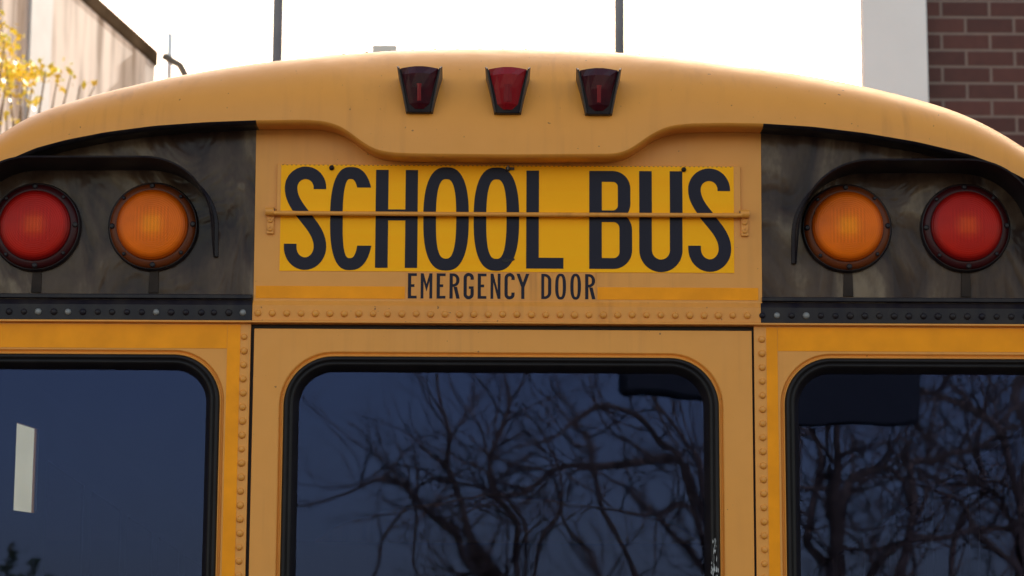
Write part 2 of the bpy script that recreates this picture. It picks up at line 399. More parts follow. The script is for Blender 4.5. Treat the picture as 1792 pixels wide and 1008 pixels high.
# --- dome (roof end cap) ---
out_pts = [(-158, 2150), (-158, 1400), (-158, 800), (-158, 600), (-156, 500), (-146, 410), (-118, 345), (-66, 288),
 (0, 234.5), (43.5, 207.5), (90, 188.6), (148, 171), (203, 156.7), (267, 142), (307.6, 133.5), (377, 121.5), (430, 113),
 (476, 107.4), (520, 103), (616, 94), (681, 89), (780, 86), (855, 85.3), (942, 86.6), (1073, 91.4), (1200, 102), (1300, 115.3), (1383, 127.5),
 (1439, 137), (1505.6, 150), (1550, 160), (1619, 177.8), (1661, 190.5), (1697, 205), (1744, 228), (1792, 258),
 (1848, 300), (1896, 350), (1924, 412), (1934, 500), (1936, 600), (1936, 800), (1936, 1400), (1936, 2150)]
lip_pts = [(-124, 2150), (-124, 1400), (-124, 800), (-124, 600), (-122, 500), (-114, 430), (-92, 376), (-50, 322),
 (0, 286), (62, 259), (116, 244.5), (186, 231), (270, 220), (363, 213.5), (445, 210.5), (530, 209.5), (565, 211.5), (590, 218),
 (607, 227), (627, 242.5), (645, 255), (662, 262.5), (690, 267), (732, 268.5), (900, 270), (1075, 268.8), (1098, 263), (1118, 250),
 (1138, 235.5), (1158, 225), (1180, 218.5), (1213, 215.8), (1270, 214.8), (1334, 216), (1421, 221.5), (1513, 232.5), (1604, 248), (1695, 269.5), (1741, 286.5), (1792, 312),
 (1838, 342), (1874, 385), (1892, 440), (1898, 500), (1900, 600), (1900, 800), (1900, 1400), (1900, 2150)]
def gsm(a, s):
    r = int(3 * s); k = np.exp(-.5 * (np.arange(-r, r + 1) / s) ** 2); k /= k.sum()
    return np.convolve(np.pad(a, r, mode='edge'), k, 'valid')
xs = np.arange(0, 1793, 8.0)
def sampled(pts, sig):
    inn = [p for p in pts if -70 <= p[0] <= 1850]
    dense = np.arange(-60, 1853, 1.0)
    y = np.interp(dense, [p[0] for p in inn], [p[1] for p in inn]); y = gsm(y, sig)
    return np.interp(xs, dense, y)
oy, ly = sampled(out_pts, 20), sampled(lip_pts, 7)
lo8 = 8; OUT = [p for p in out_pts[:lo8]]; LIP = [p for p in lip_pts[:lo8]]
OUT += list(zip(xs, oy)); LIP += list(zip(xs, ly)); OUT += out_pts[-lo8:]; LIP += lip_pts[-lo8:]
Y_LIP, DEPTH = -.072, .36
NP = 26
def prof(u, nn=2.25):
    a = u * math.pi / 2; return math.sin(a) ** (2 / nn), 1 - math.cos(a) ** (2 / nn)
Lw = [W(a, b, Y_LIP) for a, b in LIP]
Ow = [W(a, b, .12) for a, b in OUT]
def column(i):
    L, O = Lw[i], Ow[i]
    return [Vector((L.x + (O.x - L.x) * s, Y_LIP + DEPTH * d, L.z + (O.z - L.z) * s)) for s, d in (prof(k / NP) for k in range(NP + 1))]
SIL = [0] * len(OUT)
for i in range(len(OUT)):
    if not (0 <= OUT[i][0] <= 1792): continue
    # outward direction of the outline in the image
    j0, j1 = max(i - 2, 0), min(i + 2, len(OUT) - 1)
    tx, ty = OUT[j1][0] - OUT[j0][0], OUT[j1][1] - OUT[j0][1]; ll = math.hypot(tx, ty); nx, ny = ty / ll, -tx / ll
    tgt = OUT[i][0] * nx + OUT[i][1] * ny
    for it in range(8):
        pr = [proj(p) for p in column(i)]; v = [a * nx + b * ny for a, b in pr]
        e = tgt - max(v); SIL[i] = v.index(max(v))
        Ow[i] = Ow[i] + Vector((nx * 0, 0, -ny)) * (e * MM / max(.3, ny * ny))
# blend ends so that the outline stays smooth
zz = gsm(np.array([o.z for o in Ow[lo8:-lo8]]), 1.5)
for k in range(len(zz)): Ow[lo8 + k].z = zz[k]
for k in range(lo8):                       # sides of the body below the curve
    for idx in (k, len(Ow) - 1 - k):
        f = k / (lo8 - 1)
        if k < 5: Ow[idx].x = XL if idx == k else XR
cols = [column(i) for i in range(len(OUT))]
v, f = [], []
for c in cols: v += c
n1 = NP + 1
for i in range(len(cols) - 1):
    for k in range(NP):
        a = i * n1 + k; f.append((a, a + n1, a + n1 + 1, a + 1))
mesh('rear_cap', v, f, YELLOW, bus, smooth=True)
# rolled underside of the cap's lip, in three runs (black over the lamp panels)
XA, XB = 446, 1333.5
def underside(i0, i1, m, name):
    v, f = [], []
    for i in range(i0, i1 + 1):
        L = Lw[i]; U = (Ow[i] - Lw[i]); U.y = 0; U = U.normalized() if U.length else Vector((0, 0, 1))
        v += [Vector((L.x, Y_LIP, L.z)), L - U * .003 + Vector((0, .002, 0)), L - U * .006 + Vector((0, .007, 0)),
              L - U * .0070 + Vector((0, .016, 0)), L - U * .0050 + Vector((0, .045, 0)), Vector((L.x, 0.012, L.z)) - U * .002]
    for i in range(i1 - i0):
        for k in range(5):
            a = i * 6 + k; f.append((a, a + 6, a + 7, a + 1))
    return mesh(name, v, f, m, bus, smooth=True)
ia = min(range(lo8, len(LIP) - lo8), key=lambda i: abs(LIP[i][0] - XA)); ib = min(range(lo8, len(LIP) - lo8), key=lambda i: abs(LIP[i][0] - XB))
underside(0, 4, YELLOW, 'lip_underside'); underside(4, ia, BLACKP, 'lip_underside'); underside(ia, ib, YELLOW, 'lip_underside')
underside(ib, len(LIP) - 5, BLACKP, 'lip_underside'); underside(len(LIP) - 5, len(LIP) - 1, YELLOW, 'lip_underside')

# --- roof shell and its seam rivets ---
v, f = [], []
top_i = [i for i in range(len(OUT)) if OUT[i][1] <= 501]
for i in top_i:
    p = Ow[i]; v += [(p.x, Y_LIP + DEPTH, p.z), (p.x, LEN, p.z)]
for k in range(len(top_i) - 1): f.append((2 * k, 2 * k + 1, 2 * k + 3, 2 * k + 2))
roof = mesh('roof', v, f, YELLOW, bus, smooth=True)
zr = min(Ow[top_i[0]].z, Ow[top_i[-1]].z) + .004
# --- side walls with windows ---
def wall(x, sgn, wins):
    z0, z1 = ZB, zr
    outer = [(Y_LIP + DEPTH, z0), (LEN, z0), (LEN, z1), (Y_LIP + DEPTH, z1)]
    holes = [[(a, b), (c, b + (.023 if a == 1.184 else 0)), (c, d + (.023 if a == 1.184 else 0)), (a, d)] for a, b, c, d in wins]
    mesh('interior_lining', *prism([(.05, .9), (LEN - .05, .9), (LEN - .05, z1), (.05, z1)], holes, x - sgn * .0085, x - sgn * .013, proj3=lambda a, y, c: (y, a, c)), INTERIOR, bus)
    vs, fs = prism(outer, holes, x, x - sgn * .006, proj3=lambda a, y, c: (y, a, c))
    o = mesh('side_wall', vs, fs, [YELLOW], bus)
    for a, b, c, d in wins[1 if sgn < 0 else 0:]:
        mesh('side_window', *box(x - sgn * .0065, x - sgn * .008, a - .01, c + .01, b - .01, d + .01), SIDEGLASS, bus)
    for zq in (1.0, 1.62):
        mesh('rub_rail', *box(x, x + sgn * .015, .35, LEN - .1, zq, zq + .06), BLACKP, bus, bevel=.004)
sidew = [(1.64 + .74 * k, 1.90, 2.26 + .74 * k, 2.44) for k in range(9)]
wall(XL, -1, [(1.184, 2.261, 1.496, 2.48)] + sidew)
wall(XR, 1, [(.90, 1.90, 1.52, 2.44)] + sidew)
# front, floor, ceiling liner
FR = [(XL, ZB), (XR, ZB)] + [(Ow[i].x, Ow[i].z) for i in reversed(top_i)]
vs, fs = prism(FR, [[(XC - 1.0, 1.65), (XC + 1.0, 1.65), (XC + 1.0, 2.4), (XC - 1.0, 2.4)]], LEN, LEN + .05)
mesh('front_wall', vs, fs, YELLOW, bus)
mesh('windshield', *box(XC - 1.02, XC + 1.02, LEN - .01, LEN - .004, 1.63, 2.42), SIDEGLASS, bus)
mesh('bonnet', *box(XC - .85, XC + .85, LEN + .05, LEN + 1.3, .7, 1.55), YELLOW, bus, bevel=.12)
mesh('floor', *box(XL + .05, XR - .05, .05, LEN, .95, 1.0), INTERIOR, bus)
v, f = [], []
for i in top_i:
    p = Ow[i]; q = Vector((XC + (p.x - XC) * .965, 0, p.z - .035)); v += [(q.x, .36, q.z), (q.x, LEN - .02, q.z)]
for k in range(len(top_i) - 1): f.append((2 * k, 2 * k + 1, 2 * k + 3, 2 * k + 2))
mesh('ceiling', v, f, INTERIOR, bus, smooth=True)
mesh('bulkhead', *box(XL + .06, XR - .06, LEN - 1.6, LEN - 1.57, 1.0, 2.75), INTERIOR, bus)

# --- rear skin panels ---
def lip_above(px0, px1, up=16):
    return [(a, b - up) for a, b in LIP if px0 <= a <= px1 and b < 560]
def exact(lst, row=None): return [(W(a, b).x, W(a, b).z) for a, b in lst]
zt = 540                     # panels run down behind the rivet rail
def top_edge(px0, px1):
    pts = []
    for i in range(len(LIP)):
        a, b = LIP[i]
        if px0 <= a <= px1 and b < 520: pts.append((Lw[i].x, Lw[i].z + .012))
    return pts
te = top_edge(XA, XB)
cp = [(X(445, 380), te[0][1])] + te[1:-1] + [(X(XB, 380), te[-1][1]), (X(XB + 1, 600), Z(zt)), (X(442, 600), Z(zt))]
mesh('header_panel', *prism(cp, [], 0, .012), YELLOW, bus)
te = top_edge(-130, XA); lp = [(p[0], p[1]) for p in te[:-1]] + [(X(445, 380) - .0006, te[-1][1]), (X(442, 600) - .0006, Z(zt)), (te[0][0], Z(zt))]
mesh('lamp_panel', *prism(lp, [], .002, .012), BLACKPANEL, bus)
te = top_edge(XB, 1910); rp = [(X(XB, 380) + .0006, te[0][1])] + te[1:] + [(te[-1][0], Z(zt)), (X(XB + 1, 600) + .0006, Z(zt))]
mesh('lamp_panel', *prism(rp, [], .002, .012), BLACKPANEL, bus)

# --- rivet rail across the face ---
def xprof(x0, x1, prof, name, m, parent=bus, bevel=0):
    vs = [(x0, y, z) for z, y in prof] + [(x1, y, z) for z, y in prof]; n = len(prof)
    fs = [(i, (i + 1) % n, (i + 1) % n + n, i + n) for i in range(n)] + [tuple(range(n)), tuple(range(n, 2 * n))]
    return mesh(name, vs, fs, m, parent, bevel=bevel)
rail = [(Z(527), .001), (Z(537), -.007), (Z(564), -.007), (Z(564), .012), (Z(527), .012)]
xl0, xr0 = Lw[4].x, Lw[-5].x
railC = xprof(X(442, 550), X(1331, 550), rail, 'rivet_rail', YELLOW_DIRTY, bevel=.0008)
railL = xprof(xl0, X(441.6, 550), rail, 'rivet_rail', BLACKP, bevel=.0008)
railR = xprof(X(1331.4, 550), xr0, rail, 'rivet_rail', BLACKP, bevel=.0008)
railL['label'] = 'black painted rail left of centre'; railR['label'] = 'black painted rail right of centre'
xprof(xl0, xr0, [(Z(564), -.008), (Z(565), -.0125), (Z(567.5), -.0125), (Z(568.5), -.009), (Z(568.5), .012), (Z(564), .012)], 'drip_edge', YELLOW)
for sgn in (0,):
    pass
# small ledge in the black panels above the rail
for x0, x1 in ((xl0, X(441, 520)), (X(1333, 520), xr0)):
    xprof(x0, x1, [(Z(517), .002), (Z(519), -.006), (Z(525.5), -.006), (Z(526.5), .002)], 'ledge', BLACKP, bevel=.001)

def dome_mesh(r, h, n=14):
    vs, fs = [], []; pr = [(1.0, 0), (.99, .25), (.9, .55), (.7, .82), (.38, .97), (0.06, 1.0)]
    return lathe_y((0, 0, 0), [(r * a, -h * b) for a, b in pr], n)
RIV = bpy.data.meshes.new('rivet'); vv, ff = dome_mesh(.0072, .0054); RIV.from_pydata([tuple(p) for p in vv], [], ff)
for p in RIV.polygons: p.use_smooth = True
bmx = bmesh.new(); bmx.from_mesh(RIV); bmesh.ops.recalc_face_normals(bmx, faces=bmx.faces); bmx.to_mesh(RIV); bmx.free()
RIVM = {}
def rivet(parent, p, m, s=1.0):
    if m.name not in RIVM:
        q = RIV.copy(); q.materials.append(m); RIVM[m.name] = q
    o = bpy.data.objects.new('rivet', RIVM[m.name]); COL.objects.link(o); o.parent = parent
    s *= random.uniform(.92, 1.08); o.scale = (s, s, s); o.location = Vector(p) - wloc(parent); o.rotation_euler.y = random.uniform(0, 6)
    return o
for k in range(35): rivet(railC, R(452 + 25.15 * k, 551.5 + random.uniform(-.5, .5), -.007, 550), YELLOW_DIRTY)
for k, a in enumerate((-86, -60, -34, -9, 17, 43, 68, 95.4, 120, 146, 172, 197, 223, 249, 274, 300, 326, 353, 375, 401, 425.6)):
    rivet(railL, R(a, 550.5, -.007, 550), BOLT_PALE if k in (6, 8, 14, 20) else BLACKP, .95)
for k in range(22): rivet(railR, R(1332.5 + .9 + 25.6 * k, 551, -.007, 550), BOLT_PALE if k in (1, 3) else BLACKP, .95)

# --- lower panels: left, right, door ---
def lower_panel(name, x0, x1, ytop, win, y, parent, m=YELLOW, bottom=None):
    zb = ZB if bottom is None else bottom
    outer = [(x0, Z(ytop)), (x1, Z(ytop)), (x1, zb), (x0, zb)]
    hole = pz(rrect(*WINDOWS[win]))
    return mesh(name, *prism(outer, [hole], y, y + .010), m, parent, bevel=.0012)
panL = lower_panel('side_rear_panel', Lw[2].x, X(438.5), 568.5, 'left', 0, bus)
panR = lower_panel('side_rear_panel', X(1319.5), Lw[-3].x, 568.5, 'right', 0, bus)
door = lower_panel('emergency_door', X(444.6), X(1315.6), 577, 'door', -.001, bus, bottom=.70)
# dark seal frame behind the door gaps
hole = pz(rrect(*WINDOWS['door'], off=-12)); o_ = [(X(425), Z(560)), (X(1332), Z(560)), (X(1332), .64), (X(425), .64)]
mesh('door_seal', *prism(o_, [hole], .0125, .03), DARKGAP, bus)
# window surrounds: rolled skin, rubber gasket, glass
def ring(win, prof_, name, m, parent, mids=None):
    w_ = WINDOWS[win]; loops = [pz(rrect(*w_, off=o)) for o, y in prof_]; n = len(loops[0]); v, f, ids = [], [], []
    for lp, (o, y) in zip(loops, prof_): v += [(a, y, b) for a, b in lp]
    for i in range(len(loops) - 1):
        for k in range(n):
            a = i * n + k; b = i * n + (k + 1) % n; f.append((a, b, b + n, a + n))
    return mesh(name, v, f, m, parent, smooth=True)
for win, par, y0 in (('left', panL, 0), ('door', door, -.001), ('right', panR, 0)):
    ring(win, [(-.4, y0 + .0015), (0, y0 + .0002), (1.0, y0 + .003), (2.2, y0 + .0075), (4.2, y0 + .0085), (5.6, y0 + .004), (6.6, y0 + .0005), (7.6, y0 + .0005), (8.4, y0 + .004), (8.8, y0 + .012)],
         'window_surround', YELLOW, par)
    ring(win, [(7.6, y0 + .008), (8.4, y0 - .001), (10, y0 - .0055), (13, y0 - .007), (16, y0 - .005), (17.2, y0 - .001), (18.2, y0 - .001), (19.5, y0 - .004), (22.5, y0 - .004), (25, y0 - .001), (29, y0 + .010), (33, y0 + .016), (34, y0 + .024)],
         'window_gasket', RUBBER, par)
    lp = pz(rrect(*WINDOWS[win], off=30))
    mesh('window_glass', *prism(lp, [], .018, .023), GLASS, par)
# inner lining round the windows so that the wall has depth
for win, par in (('left', panL), ('door', door), ('right', panR)):
    ring(win, [(34, .024), (30, .03), (30, .05), (-20, .05), (-20, .011)], 'inner_trim', INTERIOR, par)
# rear body below the windows, bumper, lamps, wheels
mesh('bumper', *box(XC - 1.2, XC + 1.2, -.17, -.05, .48, .74), BLACKP, bus, bevel=.02)
for s in (-1, 1):
    mesh('tail_light', *lathe_y((XC + s * .93, 0, 1.12), [(.09, 0), (.09, -.02), (.075, -.03), (.04, -.036), (.005, -.038)]), LENS_R, bus, smooth=True)
mesh('door_handle', *tube([R(500, 1500, -.001), R(500, 1500, -.05), R(620, 1500, -.05), R(620, 1500, -.001)], .009), BLACKP, door, smooth=True)
for yy in (2.2, 7.6):
    for s in (-1, 1):
        wx = XC + s * 1.0
        def wheel(c, r, pr, m, name, par):
            vs, fs = lathe_y((0, 0, 0), pr, 40)
            vs = [(c[0] + s * (-p[1]), c[1] + p[0], c[2] + p[2]) for p in vs]
            return mesh(name, vs, fs, m, par, smooth=True)
        wt = wheel((wx, yy, .48), .48, [(.28, .14), (.44, .14), (.48, .10), (.48, -.10), (.44, -.14), (.30, -.14), (.28, -.10)], TYRE, 'wheel', bus)
        wheel((wx, yy, .48), .3, [(.28, -.09), (.25, -.06), (.12, -.03), (.11, -.09), (.02, -.10)], RIM, 'rim', wt)
mesh('chassis', *box(XC - .5, XC + .5, .1, LEN + .9, .45, .80), BLACKP, bus)

# --- reflective tapes ---
def strip(x0, x1, y0, y1, row, name='reflective_tape', m=TAPE, par=bus, yf=-.0009, yb=.001):
    a, b = sorted((X(x0, row), X(x1, row))); c, d = sorted((Z(y1), Z(y0)))
    return mesh(name, *box(a, b, yf, yb, c, d), m, par)
strip(447.5, 708.5, 502.5, 523.8, 512); strip(1045.5, 1327, 502, 523.5, 512)
strip(-110, 397.2, 571, 612.2, 600); strip(1361, 1885, 571, 612, 600)
strip(397.8, 420.5, 571, 2000, 600, yb=.001, yf=-.0008); strip(1341, 1360.4, 571, 2000, 600, yf=-.0008)
for par, px in ((panL, 427.3), (panR, 1333.2)):
    for k in range(18): rivet(par, R(px + random.uniform(-.4, .4), 591.8 + 24.55 * k, 0, 600), YELLOW_DIRTY, .98)
    for k in range(18, 30): pass
strip(709.5, 1044.7, 477.5, 526, 500, 'lettering_decal', YELLOW_DIRTY, yf=-.0005)

# --- SCHOOL BUS sign: raised upper leaf and lower sheet ---
sign = mesh('destination_sign', *box(X(484, 380), X(1296, 380), -.0075, .001, Z(378), Z(290)), YELLOW, bus, bevel=.0012)
sign.name = 'school_sign'
mesh('sign_sheet', *box(X(491, 380), X(1284, 380), -.0086, -.0070, Z(377.5), Z(291.5)), SHEET, sign)
mesh('sign_sheet', *box(X(491, 380), X(1284, 380), -.0012, .001, Z(476), Z(378.6)), SHEET, sign)
# stitched-looking perforated edge of the sheeting: a row of tiny dark ticks
tk = []
for k in range(100):
    xx = 494 + k * 7.9; tk.append(box(X(xx, 290), X(xx + 3.2, 290), -.0089, -.0086, Z(292.6), Z(291.8)))
mesh('edge_perforation', *join(tk), METAL_DARK, sign)
rod = mesh('hinge_rod', *tube([R(480, 377.5, -.0155, 380), R(700, 377.9, -.0157, 380), R(1000, 378, -.0155, 380), R(1298, 377.6, -.0155, 380)], .0046, 12), YELLOW, bus, smooth=True, auto=50)
mesh('sleeve', *tube([R(490, 377.6, -.0155, 380), R(516, 377.6, -.0155, 380)], .0052, 12), YELLOW, rod, smooth=True, auto=50)
mesh('sleeve', *tube([R(1263, 377.6, -.0155, 380), R(1289, 377.6, -.0155, 380)], .0052, 12), YELLOW, rod, smooth=True, auto=50)
for x0 in (466, 1295):
    br = mesh('hinge_bracket', *box(X(x0 + 1.5, 380), X(x0 + 14, 380), -.0065, 0, Z(412), Z(374)), YELLOW, bus, bevel=.001)
    mesh('barrel', *tube([R(x0 - .5, 374.5, -.011, 380), R(x0 + 15, 374.5, -.011, 380)], .0086, 14), YELLOW, br, smooth=True, auto=50)
    mesh('barrel_bore', *tube([R(x0 + (15 if x0 < 888 else -.5), 374.5, -.011, 380), R(x0 + (16 if x0 < 888 else -1.5), 374.5, -.011, 380)], .0062, 12), METAL_DARK, br)
    for yy in (388.5, 403):
        c = R(x0 + 7.5, yy, 0, 380)
        mesh('screw', *lathe_y(c, [(.0058, -.0065), (.0056, -.009), (.0044, -.0098), (.0022, -.0098), (.0020, -.0088), (.0006, -.0086)], 12), YELLOW_DIRTY, br, smooth=True, auto=35)
# rubber bumpers and latch
for px, py, r_ in ((581, 297.3, 4.4), (1196, 297.4, 4.2)):
    mesh('bumper_stud', *lathe_y(R(px, py, 0, 300), [(r_ * MM, -.0086), (r_ * MM, -.013), (r_ * .7 * MM, -.016), (r_ * .2 * MM, -.0165)], 16), BLACKP, sign, smooth=True)
la = mesh('latch', *join([lathe_y(R(889, 297.5, 0, 300), [(4.2 * MM, -.0086), (4.2 * MM, -.014), (2.6 * MM, -.017), (.5 * MM, -.017)], 14),
                    box(X(891, 300), X(900, 300), -.0125, -.0086, Z(299.5), Z(295))]), METAL_DARK, sign, bevel=.0005)
mesh('latch_pin', *box(X(887.3, 300), X(889.8, 300), -.0185, -.0165, Z(300), Z(293)), BOLT_PALE, sign, bevel=.0004)
mesh('latch_hole', *prism(pz([(878, 455), (884, 453), (893, 454), (900, 452), (901, 455), (895, 458), (883, 460), (878, 458)], 455), [], -.0026, -.001), BLACKP, sign, bevel=.0006)

# --- lettering ---
def ribbon(path, wd, closed=False):
    """centre line in photo units -> list of quads as polygons of (px,py)"""
    n = len(path); Lp, Rp = [], []
    for i in range(n):
        if closed: a, b = path[i - 1], path[(i + 1) % n]
        else: a, b = path[max(i - 1, 0)], path[min(i + 1, n - 1)]
        dx, dy = b[0] - a[0], b[1] - a[1]; l = math.hypot(dx, dy) or 1; nx, ny = -dy / l, dx / l
        h = (wd(path[i], i, n) if callable(wd) else wd) / 2
        Lp.append((path[i][0] + nx * h, path[i][1] + ny * h)); Rp.append((path[i][0] - nx * h, path[i][1] - ny * h))
    q = []
    for i in range(n if closed else n - 1):
        j = (i + 1) % n; q.append([Lp[i], Lp[j], Rp[j], Rp[i]])
    return q
def arc(cx, cy, rx, ry, a0, a1, n=14):
    return [(cx + rx * math.cos(rad(a0 + (a1 - a0) * k / n)), cy + ry * math.sin(rad(a0 + (a1 - a0) * k / n))) for k in range(n + 1)]
def rectp(x0, y0, x1, y1): return [[(x0, y0), (x1, y0), (x1, y1), (x0, y1)]]
def hring(outer, inner):
    n = len(outer); return [[outer[i], outer[(i + 1) % n], inner[(i + 1) % n], inner[i]] for i in range(n)]
def sup(cx, cy, rx, ry, e, a0, a1, n):
    r = []
    for k in range(n + 1):
        a = rad(a0 + (a1 - a0) * k / n); c, s = math.cos(a), math.sin(a)
        r.append((cx + rx * math.copysign(abs(c) ** (2 / e), c), cy + ry * math.copysign(abs(s) ** (2 / e), s)))
    return r
def glyph_O(x0, x1, y0, y1, w, hw=None):
    hw = hw or w * .95; cx, cy = (x0 + x1) / 2, (y0 + y1) / 2
    o = sup(cx, cy, (x1 - x0) / 2, (y1 - y0) / 2, 2.55, 0, 360, 64)[:-1]; i = sup(cx, cy, (x1 - x0) / 2 - w, (y1 - y0) / 2 - hw, 2.7, 0, 360, 64)[:-1]
    return hring(o, i)
def glyph_C(x0, x1, y0, y1, w, hw=None, cut=.185):
    hw = hw or w * .95; cx, cy = (x0 + x1) / 2 - 1.5, (y0 + y1) / 2; rx, ry = cx - x0, (y1 - y0) / 2; h = y1 - y0
    out = []
    def st(p): return (cx + (p[0] - cx) * 1.17 if p[0] > cx else p[0], p[1])
    o = [st(p) for p in sup(cx, cy, rx, ry, 2.55, 0, 360, 96)[:-1]]; i_ = [st(p) for p in sup(cx, cy, rx - w, ry - hw, 2.7, 0, 360, 96)[:-1]]
    for q in hring(o, i_):
        m_ = sum(p[0] for p in q) / 4; k_ = sum(p[1] for p in q) / 4
        if m_ <= cx: out.append(q); continue
        c = clip(q, y0 + h * cut, True) if k_ < cy else clip(q, y1 - h * (cut + .04), False)
        if len(c) > 2: out.append(c)
    return out
def glyph_U(x0, x1, y0, y1, w):
    rx = (x1 - x0) / 2
    return ribbon([(x0 + w / 2, y0)] + arc(x0 + rx, y1 - rx, rx - w / 2, rx - w * .46, 180, 0, 24) + [(x1 - w / 2, y0)], w)
def glyph_S(x0, x1, y0, y1, w):
    # measured on the photograph: terminals cut square at 22% and 75% of the height
    H = y1 - y0; Wd = x1 - x0; rx = Wd / 2 - w / 2; cx = (x0 + x1) / 2
    path = [(x1 - w / 2 - Wd * .02, y0 + H * .22)] + arc(cx - Wd * .01, y0 + H * .205, rx - Wd * .01, H * .205 - w / 2, 0, -180, 20)
    a = path[-1]
    b0 = (x1 - w / 2, y1 - H * .225)
    p0, p3 = a, b0
    p1 = (a[0], a[1] + H * .22); p2 = (b0[0], b0[1] - H * .22)
    for k in range(1, 20):
        t = k / 20; u = 1 - t
        path.append((u**3 * p0[0] + 3*u*u*t*p1[0] + 3*u*t*t*p2[0] + t**3 * p3[0], u**3 * p0[1] + 3*u*u*t*p1[1] + 3*u*t*t*p2[1] + t**3 * p3[1]))
    path += arc(cx, y1 - H * .225, rx, H * .225 - w / 2, 0, 180, 20) + [(x0 + w / 2, y1 - H * .255)]
    return ribbon(path, w)
def bowl(x0, x1, y0, y1, w, hw, rk=.95):
    """right-hand bowl attached at x0, butting a stem"""
    r = min((y1 - y0) / 2, (x1 - x0) * rk)
    o = [(x0, y0)] + arc(x1 - r, y0 + r, r, r, -90, 0, 10) + arc(x1 - r, y1 - r, r, r, 0, 90, 10) + [(x0, y1)]
    ri = max(r - w, 9 if rk < .9 else .5)
    i = [(x0, y0 + hw)] + arc(x1 - w - ri, y0 + hw + ri, ri, ri, -90, 0, 10) + arc(x1 - w - ri, y1 - hw - ri, ri, ri, 0, 90, 10) + [(x0, y1 - hw)]
    return [[o[k], o[k + 1], i[k + 1], i[k]] for k in range(len(o) - 1)]
def letters_mesh(name, glyphs, row, ys, parent, split=None, m=LETTER, th=.0006):
    V, Fc = [], []; n = 0
    for gi, (quads) in enumerate(glyphs):
        for qi, q in enumerate(quads[1] if isinstance(quads, tuple) else quads):
            yf = ys - (quads[0] if isinstance(quads, tuple) else 0)
            pieces = [(q, yf)]
            if split is not None:
                pieces = []
                for keep_up, yy in ((True, -.0092), (False, -.0018)):
                    c = clip(q, split, keep_up)
                    if len(c) > 2: pieces.append((c, yy))
            for c, yy in pieces:
                k = len(V); V += [(X(a, row), yy, Z(b)) for a, b in c]; Fc.append(tuple(range(k, len(V))))
    me_ = mesh(name, V, Fc, m, parent)
    return me_
def clip(q, yc, up):
    out = []; ins = (lambda p: p[1] <= yc) if up else (lambda p: p[1] >= yc)
    for i in range(len(q)):
        a, b = q[i], q[(i + 1) % len(q)]
        if ins(a): out.append(a)
        if ins(a) != ins(b):
            t = (yc - a[1]) / (b[1] - a[1]); out.append((a[0] + (b[0] - a[0]) * t, yc))
    return out
T0, B0, TR, BR, SW = 300, 470, 294.8, 474.3, 22
big = {
 'S': glyph_S(498, 572, TR, BR, SW), 'C': glyph_C(578, 651, TR + .5, BR, SW, cut=.2),
 'H': rectp(657.5, T0, 679.5, B0) + rectp(709.5, T0, 731, B0) + rectp(679.5, 369, 709.5, 387),
 'O': glyph_O(741, 820.5, TR, BR, SW), 'O2': glyph_O(829, 908.5, TR, BR, SW),
 'L': rectp(921, T0, 943, B0) + rectp(943, 451, 986, B0),
 'B': rectp(1031, T0, 1053, B0) + bowl(1053, 1103, T0, 388, 22, 19) + bowl(1053, 1106, 369, B0, 22, 19),
 'U': glyph_U(1118.5, 1194, T0, BR, SW), 'S2': glyph_S(1204, 1279, TR, BR, SW)}
# B: the two bowls share the middle bar, so the upper one stops where the lower begins
big['B'] = rectp(1031, T0, 1053, B0) + [c for c in (clip(q, 378.5, True) for q in bowl(1053, 1103, T0, 388, 22, 19, .62)) if len(c) > 2] + \
           [c for c in (clip(q, 378.5, False) for q in bowl(1053, 1106, 369, B0, 22, 19, .62)) if len(c) > 2]
for k, g in big.items(): letters_mesh('letter', [g], 380, 0, sign, split=377.8)
t0, b0, sw = 479, 523.2, 5.7
hb = 4.8
def E(x0, x1): return rectp(x0, t0, x0 + sw, b0) + rectp(x0 + sw, t0, x1, t0 + hb) + rectp(x0 + sw, b0 - hb, x1, b0) + rectp(x0 + sw, 498.3, x1 - 4, 498.3 + hb)
def Rg(x0, x1): return rectp(x0, t0, x0 + sw, b0) + bowl(x0 + sw, x1 - .5, t0, 502.5, sw, hb) + [[(x0 + 7, 502.5), (x0 + 13.2, 502.5), (x1 + .3, b0), (x1 - 5.8, b0)]]
def Og(x0, x1): return glyph_O(x0, x1, t0 - .6, b0 + .8, sw, hb)
def diag(a, b, w): return [[(a[0] - w / 2, a[1]), (a[0] + w / 2, a[1]), (b[0] + w / 2, b[1]), (b[0] - w / 2, b[1])]]
